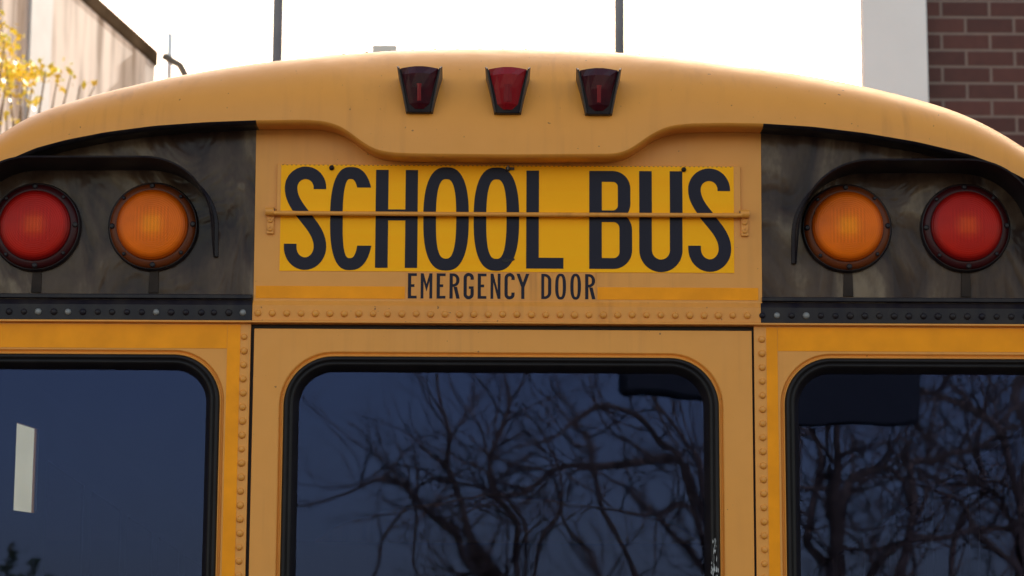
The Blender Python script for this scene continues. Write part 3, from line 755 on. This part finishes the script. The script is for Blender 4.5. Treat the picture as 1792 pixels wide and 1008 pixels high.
small = [
 E(713.9, 729.4),
 rectp(736.2, t0, 741.2, b0) + rectp(751.6, t0, 756.6, b0) + [[(741.2, t0), (741.2, t0 + 14), (746.4, 511), (746.4, 497.5)], [(751.6, t0), (751.6, t0 + 14), (746.4, 511), (746.4, 497.5)]],
 E(764.2, 779.7), Rg(786.7, 804.5),
 ribbon([(826.3, 490)] + arc(820.2, 487, 6.1, 6.2, 0, -180, 14) + [(814.1, 500)] + arc(820.2, 515.3, 6.1, 6.0, 180, 0, 14) + [(826.3, 506)], sw) + rectp(820.4, 501.5, 828.9, 505.9),
 E(836.0, 851.3),
 rectp(858.5, t0, 863.3, b0) + rectp(871.0, t0, 875.9, b0) + [[(863.3, t0), (863.3, t0 + 15), (871.0, b0), (871.0, b0 - 15)]],
 ribbon([(897.8, 490)] + arc(891.8, 487, 6.1, 6.2, 0, -180, 14) + [(885.7, 500)] + arc(891.8, 515.3, 6.1, 6.0, 180, 0, 14) + [(897.8, 512)], sw),
 [[(903.6, t0), (909.6, t0), (915, 494.5), (915, 506), (912.2, 506), (912.2, 502.5)], [(926.4, t0), (920.4, t0), (915, 494.5), (915, 506), (917.8, 506), (917.8, 502.5)]] + rectp(912.2, 506, 917.8, b0),
 rectp(947.2, t0, 952.4, b0) + bowl(952.4, 964.8, t0, b0, sw, hb),
 Og(971.5, 990.6), Og(998, 1016.7), Rg(1024, 1041.8)]
for g in small: letters_mesh('small_letter', [g], 500, -.0009, bus)

# --- round warning lamps and hoods ---
def lamp(px, py, red):
    c = W(px, py); c.y = 0; RO = 77.5 * MM; RI = 62.5 * MM; n = 48
    label = ('red' if red else 'amber') + ' round warning lamp'
    h = mesh('warning_lamp', *lathe_y(c, [(RO + .002, .002), (RO + .002, -.006), (RO - .001, -.012), (RO - .004, -.0125), (.02, -.0125)], n), BLACKP, bus, smooth=True, auto=40, loc=(c.x, 0, c.z))
    h['label'] = label
    mesh('flange', *lathe_y(c, [(RO - .002, -.011), (RO - .004, -.017), (RO - .008, -.0195), (RI + .004, -.0215), (RI, -.0215), (RI - .004, -.019)], n)[:1] + (lathe_y(c, [(0, 0)] * 6, n)[1][:5 * n],), RING_R if red else RING_A, h, smooth=True, auto=50)
    pr = [(RI, -.020), (RI - .001, -.028)] + [((RI - .003) * math.cos(a), -.028 - .009 * math.sin(a)) for a in [k * math.pi / 2 / 12 for k in range(12)]] + [(.002, -.0372)]
    mesh('lens', *lathe_y(c, pr, 64), LENS_R if red else LENS_A, h, smooth=True, loc=(c.x, 0, c.z))
    for k in range(8):
        a = k * math.pi / 4 + .03; q = Vector((c.x + 70.5 * MM * math.cos(a), 0, c.z + 70.5 * MM * math.sin(a)))
        big_ = .85 if k % 2 == 0 else .6
        mesh('lamp_screw', *lathe_y(q, [(.0068 * big_, -.018), (.0066 * big_, -.0225), (.004 * big_, -.024), (.001, -.0235)], 12), BLACKP, h, smooth=True)
lamp(64, 398.5, True); lamp(269, 397.5, False); lamp(1481, 400.5, False); lamp(1688.5, 400, True)
def hood(path, dpt, name='lamp_hood'):
    v, f = [], []; n = len(path); th = .0035
    P3 = [Vector((W(a, b).x, 0, W(a, b).z)) for a, b in path]
    for i in range(n):
        t = (P3[min(i + 1, n - 1)] - P3[max(i - 1, 0)]).normalized(); nn = Vector((-t.z, 0, t.x))
        d = dpt * (min(1, .10 + 1.15 * (max(0, min(i, n - 1 - i)) / (n * .30)) ** .9))
        v += [P3[i] + Vector((0, .004, 0)), P3[i] + Vector((0, -d, 0)), P3[i] + nn * th + Vector((0, -d - .001, 0)), P3[i] + nn * th + Vector((0, -.010, 0)), P3[i] + nn * .009 + Vector((0, -.006, 0)), P3[i] + nn * .010 + Vector((0, .004, 0))]
    for i in range(n - 1):
        for k in range(6):
            a = i * 6 + k; b = i * 6 + (k + 1) % 6; f.append((a, b, b + 6, a + 6))
    f.append(tuple(range(6))); f.append(tuple(range(6 * n - 6, 6 * n)))
    return mesh(name, v, f, BLACKP, bus, smooth=True, auto=40)
def hood_path(xl, xr, yt, yb, rx, ry, tilt=0):
    p = [(xl, yb - k * (yb - yt - ry) / 5) for k in range(5)] + arc(xl + rx, yt + ry, rx, ry, 180, 270, 16)
    p += [(xl + rx + (xr - xl - 2 * rx) * k / 9, yt) for k in range(1, 9)] + arc(xr - rx, yt + ry, rx, ry, 270, 360, 16)
    p += [(xr, yt + ry + k * (yb - yt - ry) / 5) for k in range(1, 6)]
    return [(a, b + (a - (xl + xr) / 2) * tilt) for a, b in p]
hood(hood_path(-43, 374, 298, 450, 110, 98), .115)
hood(hood_path(1393, 1797, 303, 462, 120, 110), .115)
# pigtail covers running down from the lamps
for px, py in ((64, 475), (269, 474), (1484, 476), (1690, 476)):
    vs, fs = prism([(X(px - 7, 490), Z(py - 4)), (X(px + 8, 490), Z(py - 4)), (X(px + 9, 490), Z(516)), (X(px - 9, 490), Z(516))], [], -.0012, .003)
    mesh('wire_cover', vs, fs, STEM, bus, bevel=.001)

# --- three marker lamps on the cap ---
def cap_y(x, z):
    i = min(range(lo8, len(cols) - lo8), key=lambda q: abs(Lw[q].x - x)); c = cols[i]
    for a, b in zip(c, c[1:]):
        if a.z <= z <= b.z: return a.y + (b.y - a.y) * (z - a.z) / max(1e-6, b.z - a.z)
    return 0
def marker(px, py, dark):
    c = W(px, py, -.03)
    zt_, zb_ = c.z + 37 * MM, c.z - 38 * MM; ht, hb_ = 34.5 * MM, 20 * MM
    yt_, yb_ = cap_y(c.x, zt_), cap_y(c.x, zb_)
    yft, yfb = yb_ - .030, yb_ - .012
    def tz(t, ins=0, y=0): # t 0 bottom..1 top
        z = zb_ + (zt_ - zb_) * t; h = hb_ + (ht - hb_) * t; return h - ins, z
    v = []
    for t in (0, 1):
        h, z = tz(t)
        v += [(c.x - h, yfb if t == 0 else yft, z), (c.x + h, yfb if t == 0 else yft, z), (c.x + h, (yb_ if t == 0 else yt_) + .012, z), (c.x - h, (yb_ if t == 0 else yt_) + .012, z)]
    f = [(0, 1, 5, 4), (1, 2, 6, 5), (2, 3, 7, 6), (3, 0, 4, 7), (0, 1, 2, 3), (4, 5, 6, 7)]
    h_ = mesh('marker_lamp', v, f, BLACKP, bus, bevel=.002)
    # side fins, slightly proud with a horn at the top
    for s in (-1, 1):
        a = [(c.x + s * (hb_ + .000), yfb - .002, zb_ + .002), (c.x + s * (ht + .000), yft - .006, zt_), (c.x + s * (ht + .003), yft + .004, zt_ + .006), (c.x + s * (ht + .002), yt_, zt_ - .002), (c.x + s * (hb_ + .001), yb_, zb_)]
        b = [(p[0] + s * .003, p[1], p[2]) for p in a]
        mesh('side_fin', a + b, [(0, 1, 2, 3, 4), (9, 8, 7, 6, 5)] + [(i, (i + 1) % 5, (i + 1) % 5 + 5, i + 5) for i in range(5)], METAL_DARK, h_)
    # faceted lens
    V, Fc = [], []; rows = [(0.08, .35, .003), (.20, .78, .010), (.55, .86, .014), (.86, .93, .014), (1.0, .95, .004)]
    for t, k, pr in rows:
        h, z = tz(t); y = yfb + (yft - yfb) * t; w_ = h * k
        arcup = .004 if t == 1.0 else 0
        V += [(c.x - w_, y - .0005, z), (c.x - w_ * .62, y - pr * .55, z + arcup * .6), (c.x - w_ * .22, y - pr, z + arcup), (c.x + w_ * .22, y - pr, z + arcup), (c.x + w_ * .62, y - pr * .55, z + arcup * .6), (c.x + w_, y - .0005, z)]
    for i in range(len(rows) - 1):
        for k in range(5):
            a = i * 6 + k; Fc.append((a, a + 1, a + 7, a + 6))
    k0 = (len(rows) - 1) * 6
    V += [(c.x - ht * .95, yft + .01, zt_ + .001), (c.x + ht * .95, yft + .01, zt_ + .001)]
    Fc.append((k0, k0 + 1, k0 + 2, k0 + 3, k0 + 4, k0 + 5, len(V) - 1, len(V) - 2))
    L_ = mesh('lens', V, Fc, MARK_D if dark else MARK_R, h_)
    # inner optic ridge
    hh, z0 = tz(.24); _, z1 = tz(.62); wd = .0055 if dark else .008
    y0_, y1_ = yfb + (yft - yfb) * .24, yfb + (yft - yfb) * .62
    mesh('optic_ridge', [(c.x - wd, y0_ - .0095, z0), (c.x + wd, y0_ - .0095, z0), (c.x + wd, y1_ - .0138, z1), (c.x - wd, y1_ - .0138, z1), (c.x, y0_ - .0125, z0), (c.x, y1_ - .0172, z1)],
         [(0, 4, 5, 3), (4, 1, 2, 5), (0, 1, 4), (3, 5, 2)], MARK_C, h_)
    q = Vector((c.x, 0, zb_ + 12 * MM)); yq = yfb - .004
    mesh('lamp_screw', *lathe_y(q, [(.0042, yq + .006), (.0040, yq - .001), (.0022, yq - .0022), (.0004, yq - .002)], 10), BOLT_PALE if dark else BLACKP, h_, smooth=True)
marker(735.5, 169.5, True); marker(888.5, 171, False); marker(1046.5, 173, True)

# seam rivets standing up along the crown of the cap
for i in range(lo8, len(cols) - lo8):
    a = OUT[i][0]
    if 570 < a < 1170 and int(a / 8) % 5 == 0:
        p = cols[i][min(SIL[i] + 1, NP)]
        o = rivet(roof, (p.x, p.y, p.z - .001), METAL_DARK, .6); o.rotation_euler = (rad(-75), 0, 0)
# white scuff on the door gasket
random.seed(3); sc = []
for k in range(34):
    t = random.random(); yy = 938 + 75 * t; xx = 1251 + random.uniform(-2 - 4 * t, 2 + 4 * t) + (4 if random.random() < .4 else 0) * t; w_ = random.uniform(.5, 1.8) * (1.3 - .7 * t); h_ = random.uniform(5, 16)
    xx = 888 + (xx - 888) * (1 - .017 * (yy - 600) / 400)
    sc.append(([(X(xx), -.0115, Z(yy)), (X(xx + w_), -.0115, Z(yy + h_ * .3)), (X(xx + w_ * .6), -.0115, Z(yy + h_)), (X(xx - w_ * .6), -.0115, Z(yy + h_ * .7))], [(0, 1, 2, 3)]))
mesh('paint_scuff', *join(sc), SCUFF, door)

# ---------------------------------------------------------------- setting
g = mesh('ground', [(-400, -400, 0), (400, -400, 0), (400, 400, 0), (-400, 400, 0)], [(0, 1, 2, 3)], ASPH); g['kind'] = 'structure'
sw_ = mesh('pavement', *box(-60, 60, -40, -13, -.05, .13), CONC); sw_['kind'] = 'structure'

# brick building right
bb = thing('brick_building', 'dark red brick building with a pale corner pilaster, beyond the bus roof at right', 'building', (7, 12, 0))
pl0, pl1 = W(1509, 100, 9.9).x, W(1621.5, 100, 9.9).x
k_ = (pl0 - CAM.x) / (9.86 - CAM.y) * 1.12          # the side street runs off at a slant
def wedge(x0, y0, x1, y1, z0, z1, s): return prism([(x0, y0), (x1, y0), (x1, y1), (x0 + s * (y1 - y0), y1)], [], z0, z1, proj3=lambda a, z, b: (a, b, z))
mesh('brick_wall', *wedge(pl1, 10, 16, 20, 0, 9, k_), BRICK, bb)
mesh('corner_pilaster', *wedge(pl0, 9.86, pl1 + .001, 9.998, 0, 9, 0), STUCCO, bb, bevel=.008)
mesh('parapet', *wedge(pl0 - .1, 9.76, 16.1, 20.1, 9, 9.25, k_), STUCCO, bb, bevel=.02)

# left building, wall running away from the camera
dirv = Vector((math.sin(rad(9.7)), math.cos(rad(9.7)), 0)); nrm = Vector((dirv.y, -dirv.x, 0))
far = CAM + ray(272, 115).normalized() * 24.2; eave = far.z
A = Vector((far.x, far.y, 0)); Bp = A - dirv * 22
def slab(a, b, off0, off1, z0, z1):
    v = []
    for p in (a, b):
        for o in (off0, off1):
            for z in (z0, z1): q = p + nrm * o; v.append((q.x, q.y, z))
    return v, [(0, 1, 3, 2), (4, 6, 7, 5), (0, 4, 5, 1), (2, 3, 7, 6), (0, 2, 6, 4), (1, 5, 7, 3)]
lb = thing('weathered_building', 'pale weathered building with vertical streaks and a brown sloping roof edge, top left', 'building', (A.x - 3, A.y - 8, 0))
mesh('wall', *slab(A, Bp, -7, 0, 0, eave), SIDING, lb)
mesh('roof', *slab(A + dirv * .03, Bp - dirv * .3, -7.3, -.06, eave, eave + .08), ROOFING, lb)
mesh('gutter', *slab(A + dirv * .05, Bp - dirv * .3, -.06, .012, eave, eave + .15), FASCIA, lb, bevel=.02)
pp = []
for tgt_px in (86,):
    best = min((abs(proj(A - dirv * s + Vector((0, 0, 7)) + nrm * .1)[0] - tgt_px), s) for s in np.arange(0, 12, .02))[1]
    q = A - dirv * best + nrm * .12
    mesh('white_trim_board', *slab(A - dirv * (best + .24), A - dirv * (best - .24), -.01, .02, 0, eave - .01), WHITEPIPE, lb)
e0 = A + nrm * .08 + dirv * .04
mesh('downspout', *tube([(e0.x - .02, e0.y, eave + .10), (e0.x + .12, e0.y + .1, eave + .04), (e0.x + .26, e0.y + .2, eave - .22), (e0.x + .3, e0.y + .2, eave - 1.2)], .036, 8), ROOFING, lb, smooth=True)
q = W(293, 90, 22)
mesh('vent_pipe', *tube([(A.x - .9 + 1.0, A.y + .2, 5), (A.x - .9 + 1.0, A.y + .2, eave + .36)], .028, 8), STUCCO, lb, smooth=True)

# poles and lamp
def pole(px, py, y, wpx, label, name='utility_pole'):
    p = W(px, py, y); d = (p - CAM).dot(fwd); r_ = wpx / 2 * d / F
    o = mesh(name, *join([tube([(p.x, p.y, 0), (p.x, p.y, 4), (p.x, p.y, 12)], [r_ * 1.06, r_, r_ * .97], 16), tube([(p.x, p.y, 0), (p.x, p.y, .25)], r_ * 2, 16), tube([(p.x, p.y, 12), (p.x, p.y, 12.08)], r_ * 1.15, 16)]), POLE, smooth=True, auto=40, loc=(p.x, p.y, 0))
    o['label'] = label; o['category'] = 'pole'; o['group'] = 'grey poles beyond the bus'; return o
pole(486, 50, 17, 20, 'dark grey metal pole rising behind the left half of the bus roof')
pole(1084, 45, 19, 20, 'dark grey metal pole rising behind the right half of the bus roof')
sl = W(672, 85, 24)
lampt = thing('street_lamp', 'pale street lamp head just showing over the crown of the bus roof', 'street lamp', (sl.x - 1.6, sl.y, 0))
mesh('lamp_post', *tube([(sl.x - 1.6, sl.y, 0), (sl.x - 1.6, sl.y, sl.z - .6)], [.09, .06], 12), LAMPGREY, lampt, smooth=True)
mesh('lamp_arm', *tube([(sl.x - 1.6, sl.y, sl.z - .62), (sl.x - 1.2, sl.y, sl.z - .2), (sl.x - .6, sl.y, sl.z - .09), (sl.x, sl.y, sl.z - .08)], .03, 8), LAMPGREY, lampt, smooth=True)
mesh('lamp_head', *box(sl.x - .14, sl.x + .16, sl.y - .09, sl.y + .09, sl.z - .12, sl.z + .03), LAMPGREY, lampt, bevel=.02)

# ---------------------------------------------------------------- trees
class Tree:
    def __init__(s): s.parts = []
    def limb(s, pts, r0, r1, n=6):
        k = len(pts); s.parts.append(tube(pts, [r0 + (r1 - r0) * i / (k - 1) for i in range(k)], n))
    def grow(s, p, d, ln, r, depth, up=.12, spread=.55):
        pts = [p]; q = p; dd = d.normalized(); seg = 4
        for i in range(seg):
            dd = (dd + Vector((random.gauss(0, .17), random.gauss(0, .17), random.gauss(0, .13) + up * .35))).normalized()
            q = q + dd * ln / seg; pts.append(q)
            if depth > 0 and (i >= 1 or random.random() < .4):
                if random.random() < .85:
                    side = Vector((random.gauss(0, 1), random.gauss(0, 1), random.gauss(0, .6))).normalized()
                    nd = (dd + side * spread * random.uniform(.8, 1.6)).normalized()
                    s.grow(q, nd, ln * random.uniform(.5, .75), r * (1 - i / seg * .4) * .52, depth - 1, up, spread)
        s.limb(pts, r * .8, r * .36, 5 if r > .01 else 3)
        if depth > 0: s.grow(q, dd, ln * .6, r * .45, depth - 1, up, spread)
def V_(px, py, dist):            # place on the far side of the street behind the photographer, as seen mirrored in the glass
    p = W(px, py, dist); return Vector((p.x, .04 - p.y, p.z))
def smoothpath(pts, k=4):
    out = []
    for i in range(len(pts) - 1):
        a, b, c, d = pts[max(i - 1, 0)], pts[i], pts[i + 1], pts[min(i + 2, len(pts) - 1)]
        for j in range(k):
            t = j / k; out.append(.5 * ((2 * b) + (c - a) * t + (2 * a - 5 * b + 4 * c - d) * t * t + (3 * b - a - 3 * c + d) * t ** 3))
    out.append(pts[-1]); return out
def bare_tree(base_px, dist, limbs, label, seed, twig=2, lr=.05, tr=.16, crown_up=2.2):
    random.seed(seed); T = Tree(); base = V_(base_px, 900, dist); base.z = 0
    fork = Vector((base.x, base.y, 2.2)); trunk = Tree()
    trunk.limb([base + Vector((0, 0, -.1)), base + Vector((.02, 0, .25)), base + Vector((.05, .03, 1.2)), fork + Vector((.03, 0, .35))], tr * 1.35, tr * .8, 12)
    for pts, w0 in limbs:
        jit = random.uniform(-1.0, 1.0)
        p3 = [V_(a, b, dist + jit * min(1, .25 * i)) for i, (a, b) in enumerate(pts)]
        if pts[0][1] > 1000: p3 = [fork + Vector((0, 0, .1)), (fork + p3[0]) / 2 + Vector((random.gauss(0, .08), random.gauss(0, .2), .05))] + p3
        sp = smoothpath(p3); T.limb(sp, w0 * lr * .68, w0 * lr * .22, 7)
        for i in range(4, len(sp) - 1):
            if random.random() < .52:
                d = (sp[i + 1] - sp[i]).normalized(); side = Vector((random.gauss(0, 1), random.gauss(0, 1), random.gauss(.35, .7))).normalized()
                T.grow(sp[i], d * .5 + side, random.uniform(.35, 1.0), w0 * lr * .24, twig, .15)
        T.grow(sp[-1], sp[-1] - sp[-2], .6, w0 * lr * .30, twig, .1)
    root = thing('bare_tree', label, 'tree', base, 'bare trees mirrored in the rear windows')
    mesh('trunk', *join(trunk.parts), BARK, root, smooth=True)
    mesh('branches', *join(T.parts), BARK, root, smooth=True)
bare_tree(905, 21, [
    ([(900, 1060), (893, 985), (900, 920), (878, 868), (872, 800), (884, 760), (893, 700), (888, 668)], 1.5),
    ([(870, 1040), (838, 985), (790, 930), (725, 880), (700, 862), (650, 838), (600, 850)], 1.4),
    ([(880, 1030), (835, 960), (800, 870), (785, 815), (790, 760), (784, 715)], 1.6),
    ([(905, 1040), (920, 950), (900, 880), (850, 855), (770, 850), (740, 830), (650, 830)], 1.0),
    ([(930, 1050), (950, 960), (985, 880), (975, 810), (955, 760)], 1.1),
    ([(780, 1060), (725, 985), (722, 900), (700, 860)], .9),
    ([(640, 1060), (660, 960), (690, 900), (710, 880)], .8)],
    'bare tree with many upright limbs mirrored in the middle of the door window', 11)
bare_tree(1262, 19, [
    ([(1262, 1050), (1240, 950), (1215, 880), (1190, 825), (1150, 802), (1085, 812), (1020, 815), (960, 832), (915, 862), (860, 870)], 1.9),
    ([(1240, 1020), (1180, 815), (1140, 780), (1122, 745), (1095, 718), (1060, 707), (1020, 722), (985, 748)], 1.2),
    ([(1262, 1040), (1238, 900), (1222, 800), (1196, 770), (1160, 720), (1130, 690)], 1.5),
    ([(1250, 1040), (1205, 915), (1150, 897), (1100, 895), (1050, 893)], 1.1),
    ([(1130, 1050), (1090, 980), (1060, 920), (1045, 860), (1040, 790), (1030, 750)], 1.2),
    ([(1060, 1050), (1040, 985), (1000, 930), (985, 880)], 1.0),
    ([(1262, 1040), (1215, 990), (1180, 940), (1140, 890), (1090, 850)], 1.2)],
    'bare tree with an arching limb mirrored at the right edge of the door window', 23)
bare_tree(1465, 17, [
    ([(1468, 1050), (1466, 940), (1462, 860), (1475, 790), (1480, 700), (1490, 640)], 2.2),
    ([(1470, 1030), (1475, 880), (1500, 838), (1540, 812), (1570, 822), (1590, 870), (1585, 960)], 1.5),
    ([(1466, 1030), (1420, 950), (1440, 860), (1430, 780), (1405, 720)], 1.5),
    ([(1500, 1040), (1540, 985), (1600, 950), (1680, 930), (1740, 915), (1792, 930)], 1.5),
    ([(1560, 1050), (1580, 960), (1595, 880), (1600, 800), (1640, 790), (1700, 780), (1740, 762)], 1.5),
    ([(1400, 1050), (1392, 950), (1410, 850), (1400, 760)], 1.2)],
    'bare tree with dark thick limbs mirrored at the left of the right rear window', 31)
bare_tree(1790, 20, [
    ([(1800, 1050), (1785, 950), (1782, 860), (1765, 800), (1740, 750), (1680, 715), (1620, 690)], 2.2),
    ([(1790, 1030), (1730, 960), (1690, 880), (1650, 850), (1590, 840)], 1.5),
    ([(1800, 1030), (1792, 880), (1795, 780), (1775, 700), (1780, 640)], 1.8),
    ([(1680, 1060), (1672, 960), (1690, 900), (1720, 860), (1710, 780), (1725, 700)], 1.5),
    ([(1780, 1030), (1760, 900), (1710, 840), (1660, 830), (1600, 800)], 1.3)],
    'bare tree with tangled limbs mirrored at the right of the right rear window', 47)
# budding shrub whose tips show in the left window
random.seed(5)
sb = V_(30, 900, 16); sb.z = 0
sh = thing('budding_shrub', 'green budding shrub whose tips are mirrored low in the left rear window', 'shrub', sb)
T = Tree(); lf = []
for px, py in ((18, 950), (62, 975), (5, 985), (95, 1015), (-60, 940), (40, 1010)):
    tip = V_(px, py, 16); T.limb(smoothpath([sb, (sb + tip) / 2 + Vector((random.gauss(0, .15), random.gauss(0, .1), .1)), tip]), .02, .004, 5)
    for k in range(70):
        q = tip + Vector((random.gauss(0, .03), random.gauss(0, .06), -abs(random.gauss(0, .28)))); a = Vector((random.gauss(0, 1), random.gauss(0, 1), random.gauss(0, 1))).normalized() * .035; b = Vector((random.gauss(0, 1), random.gauss(0, 1), random.gauss(0, 1))).normalized() * .016
        lf.append(([q - a, q + b, q + a, q - b], [(0, 1, 2, 3)]))
mesh('stems', *join(T.parts), BARK, sh, smooth=True); mesh('leaves', *join(lf), GREENTWIG, sh)

# yellow blossoming tree, top left
random.seed(9)
yb_ = W(-60, 500, 11); yb_.z = 0
yt = thing('blossoming_tree', 'tree with sprays of yellow blossom in front of the weathered building', 'tree', yb_)
T = Tree(); tk_ = Tree(); lf = []
fork = Vector((yb_.x, yb_.y, 3.0)); tk_.limb([yb_, yb_ + Vector((.05, 0, 1.5)), fork], .11, .07, 10)
for px, py, sx, sy, n in ((8, 70, 12, 10, 70), (2, 38, 14, 6, 20), (14, 118, 26, 16, 200), (42, 128, 28, 12, 150), (80, 124, 18, 10, 60), (100, 140, 10, 12, 22), (55, 155, 10, 10, 34), (10, 150, 18, 26, 70),
                          (36, 172, 16, 10, 26), (125, 128, 8, 5, 12), (140, 150, 14, 6, 9), (165, 152, 6, 6, 7), (-60, 60, 60, 50, 400), (-150, 120, 70, 60, 500), (-120, -40, 60, 50, 350), (12, 200, 20, 10, 30)):
    c = W(px, py, 11 + random.uniform(-.4, .4))
    T.limb(smoothpath([fork, (fork + c) / 2 + Vector((random.gauss(0, .1), random.gauss(0, .1), -.05)), c]), .03, .005, 5)
    s = (c - CAM).length / F
    for k in range(int(n * .6)):
        q = c + Vector((random.gauss(0, sx * s * .6), random.gauss(0, .15), random.gauss(0, sy * s * .6)))
        a = Vector((random.gauss(0, 1), random.gauss(0, 1), random.gauss(0, 1))).normalized() * random.uniform(.015, .035); b = a.cross(Vector((random.gauss(0, 1), random.gauss(0, 1), random.gauss(0, 1)))).normalized() * random.uniform(.01, .02)
        lf.append(([q - a, q + b, q + a, q - b], [(0, 1, 2, 3)]))
mesh('trunk', *join(tk_.parts), BARK, yt, smooth=True); mesh('branches', *join(T.parts), BARK, yt, smooth=True); mesh('blossom', *join(lf), YLEAF, yt)

# boards on a made-up mast arm, added to mirror dark in the glass
ma = thing('added_mast_arm', 'made-up mast arm carrying two dark boards, added to mirror dark along the tops of the windows', 'added reflection prop', (V_(2250, 600, 8.5).x, V_(2250, 600, 8.5).y, 0))
top = V_(1500, 560, 8.5); px_ = wloc(ma)
mesh('mast', *tube([(px_.x, px_.y, 0), (px_.x, px_.y, top.z + .3)], [.13, .09], 12), POLE, ma, smooth=True)
mesh('arm', *tube([(px_.x, px_.y, top.z + .1), (V_(1050, 560, 8.5).x, top.y, top.z + .1)], [.07, .04], 10), POLE, ma, smooth=True)
for a, b, c in ((1392, 1612, 741), (1076, 1265, 690)):
    p, q = V_(a, c, 8.5), V_(b, 566, 8.5)
    mesh('added_dark_board', *box(p.x, q.x, p.y - .09, p.y - .03, p.z, q.z), ADDED_BOARD, ma, bevel=.05 if c == 690 else .01)
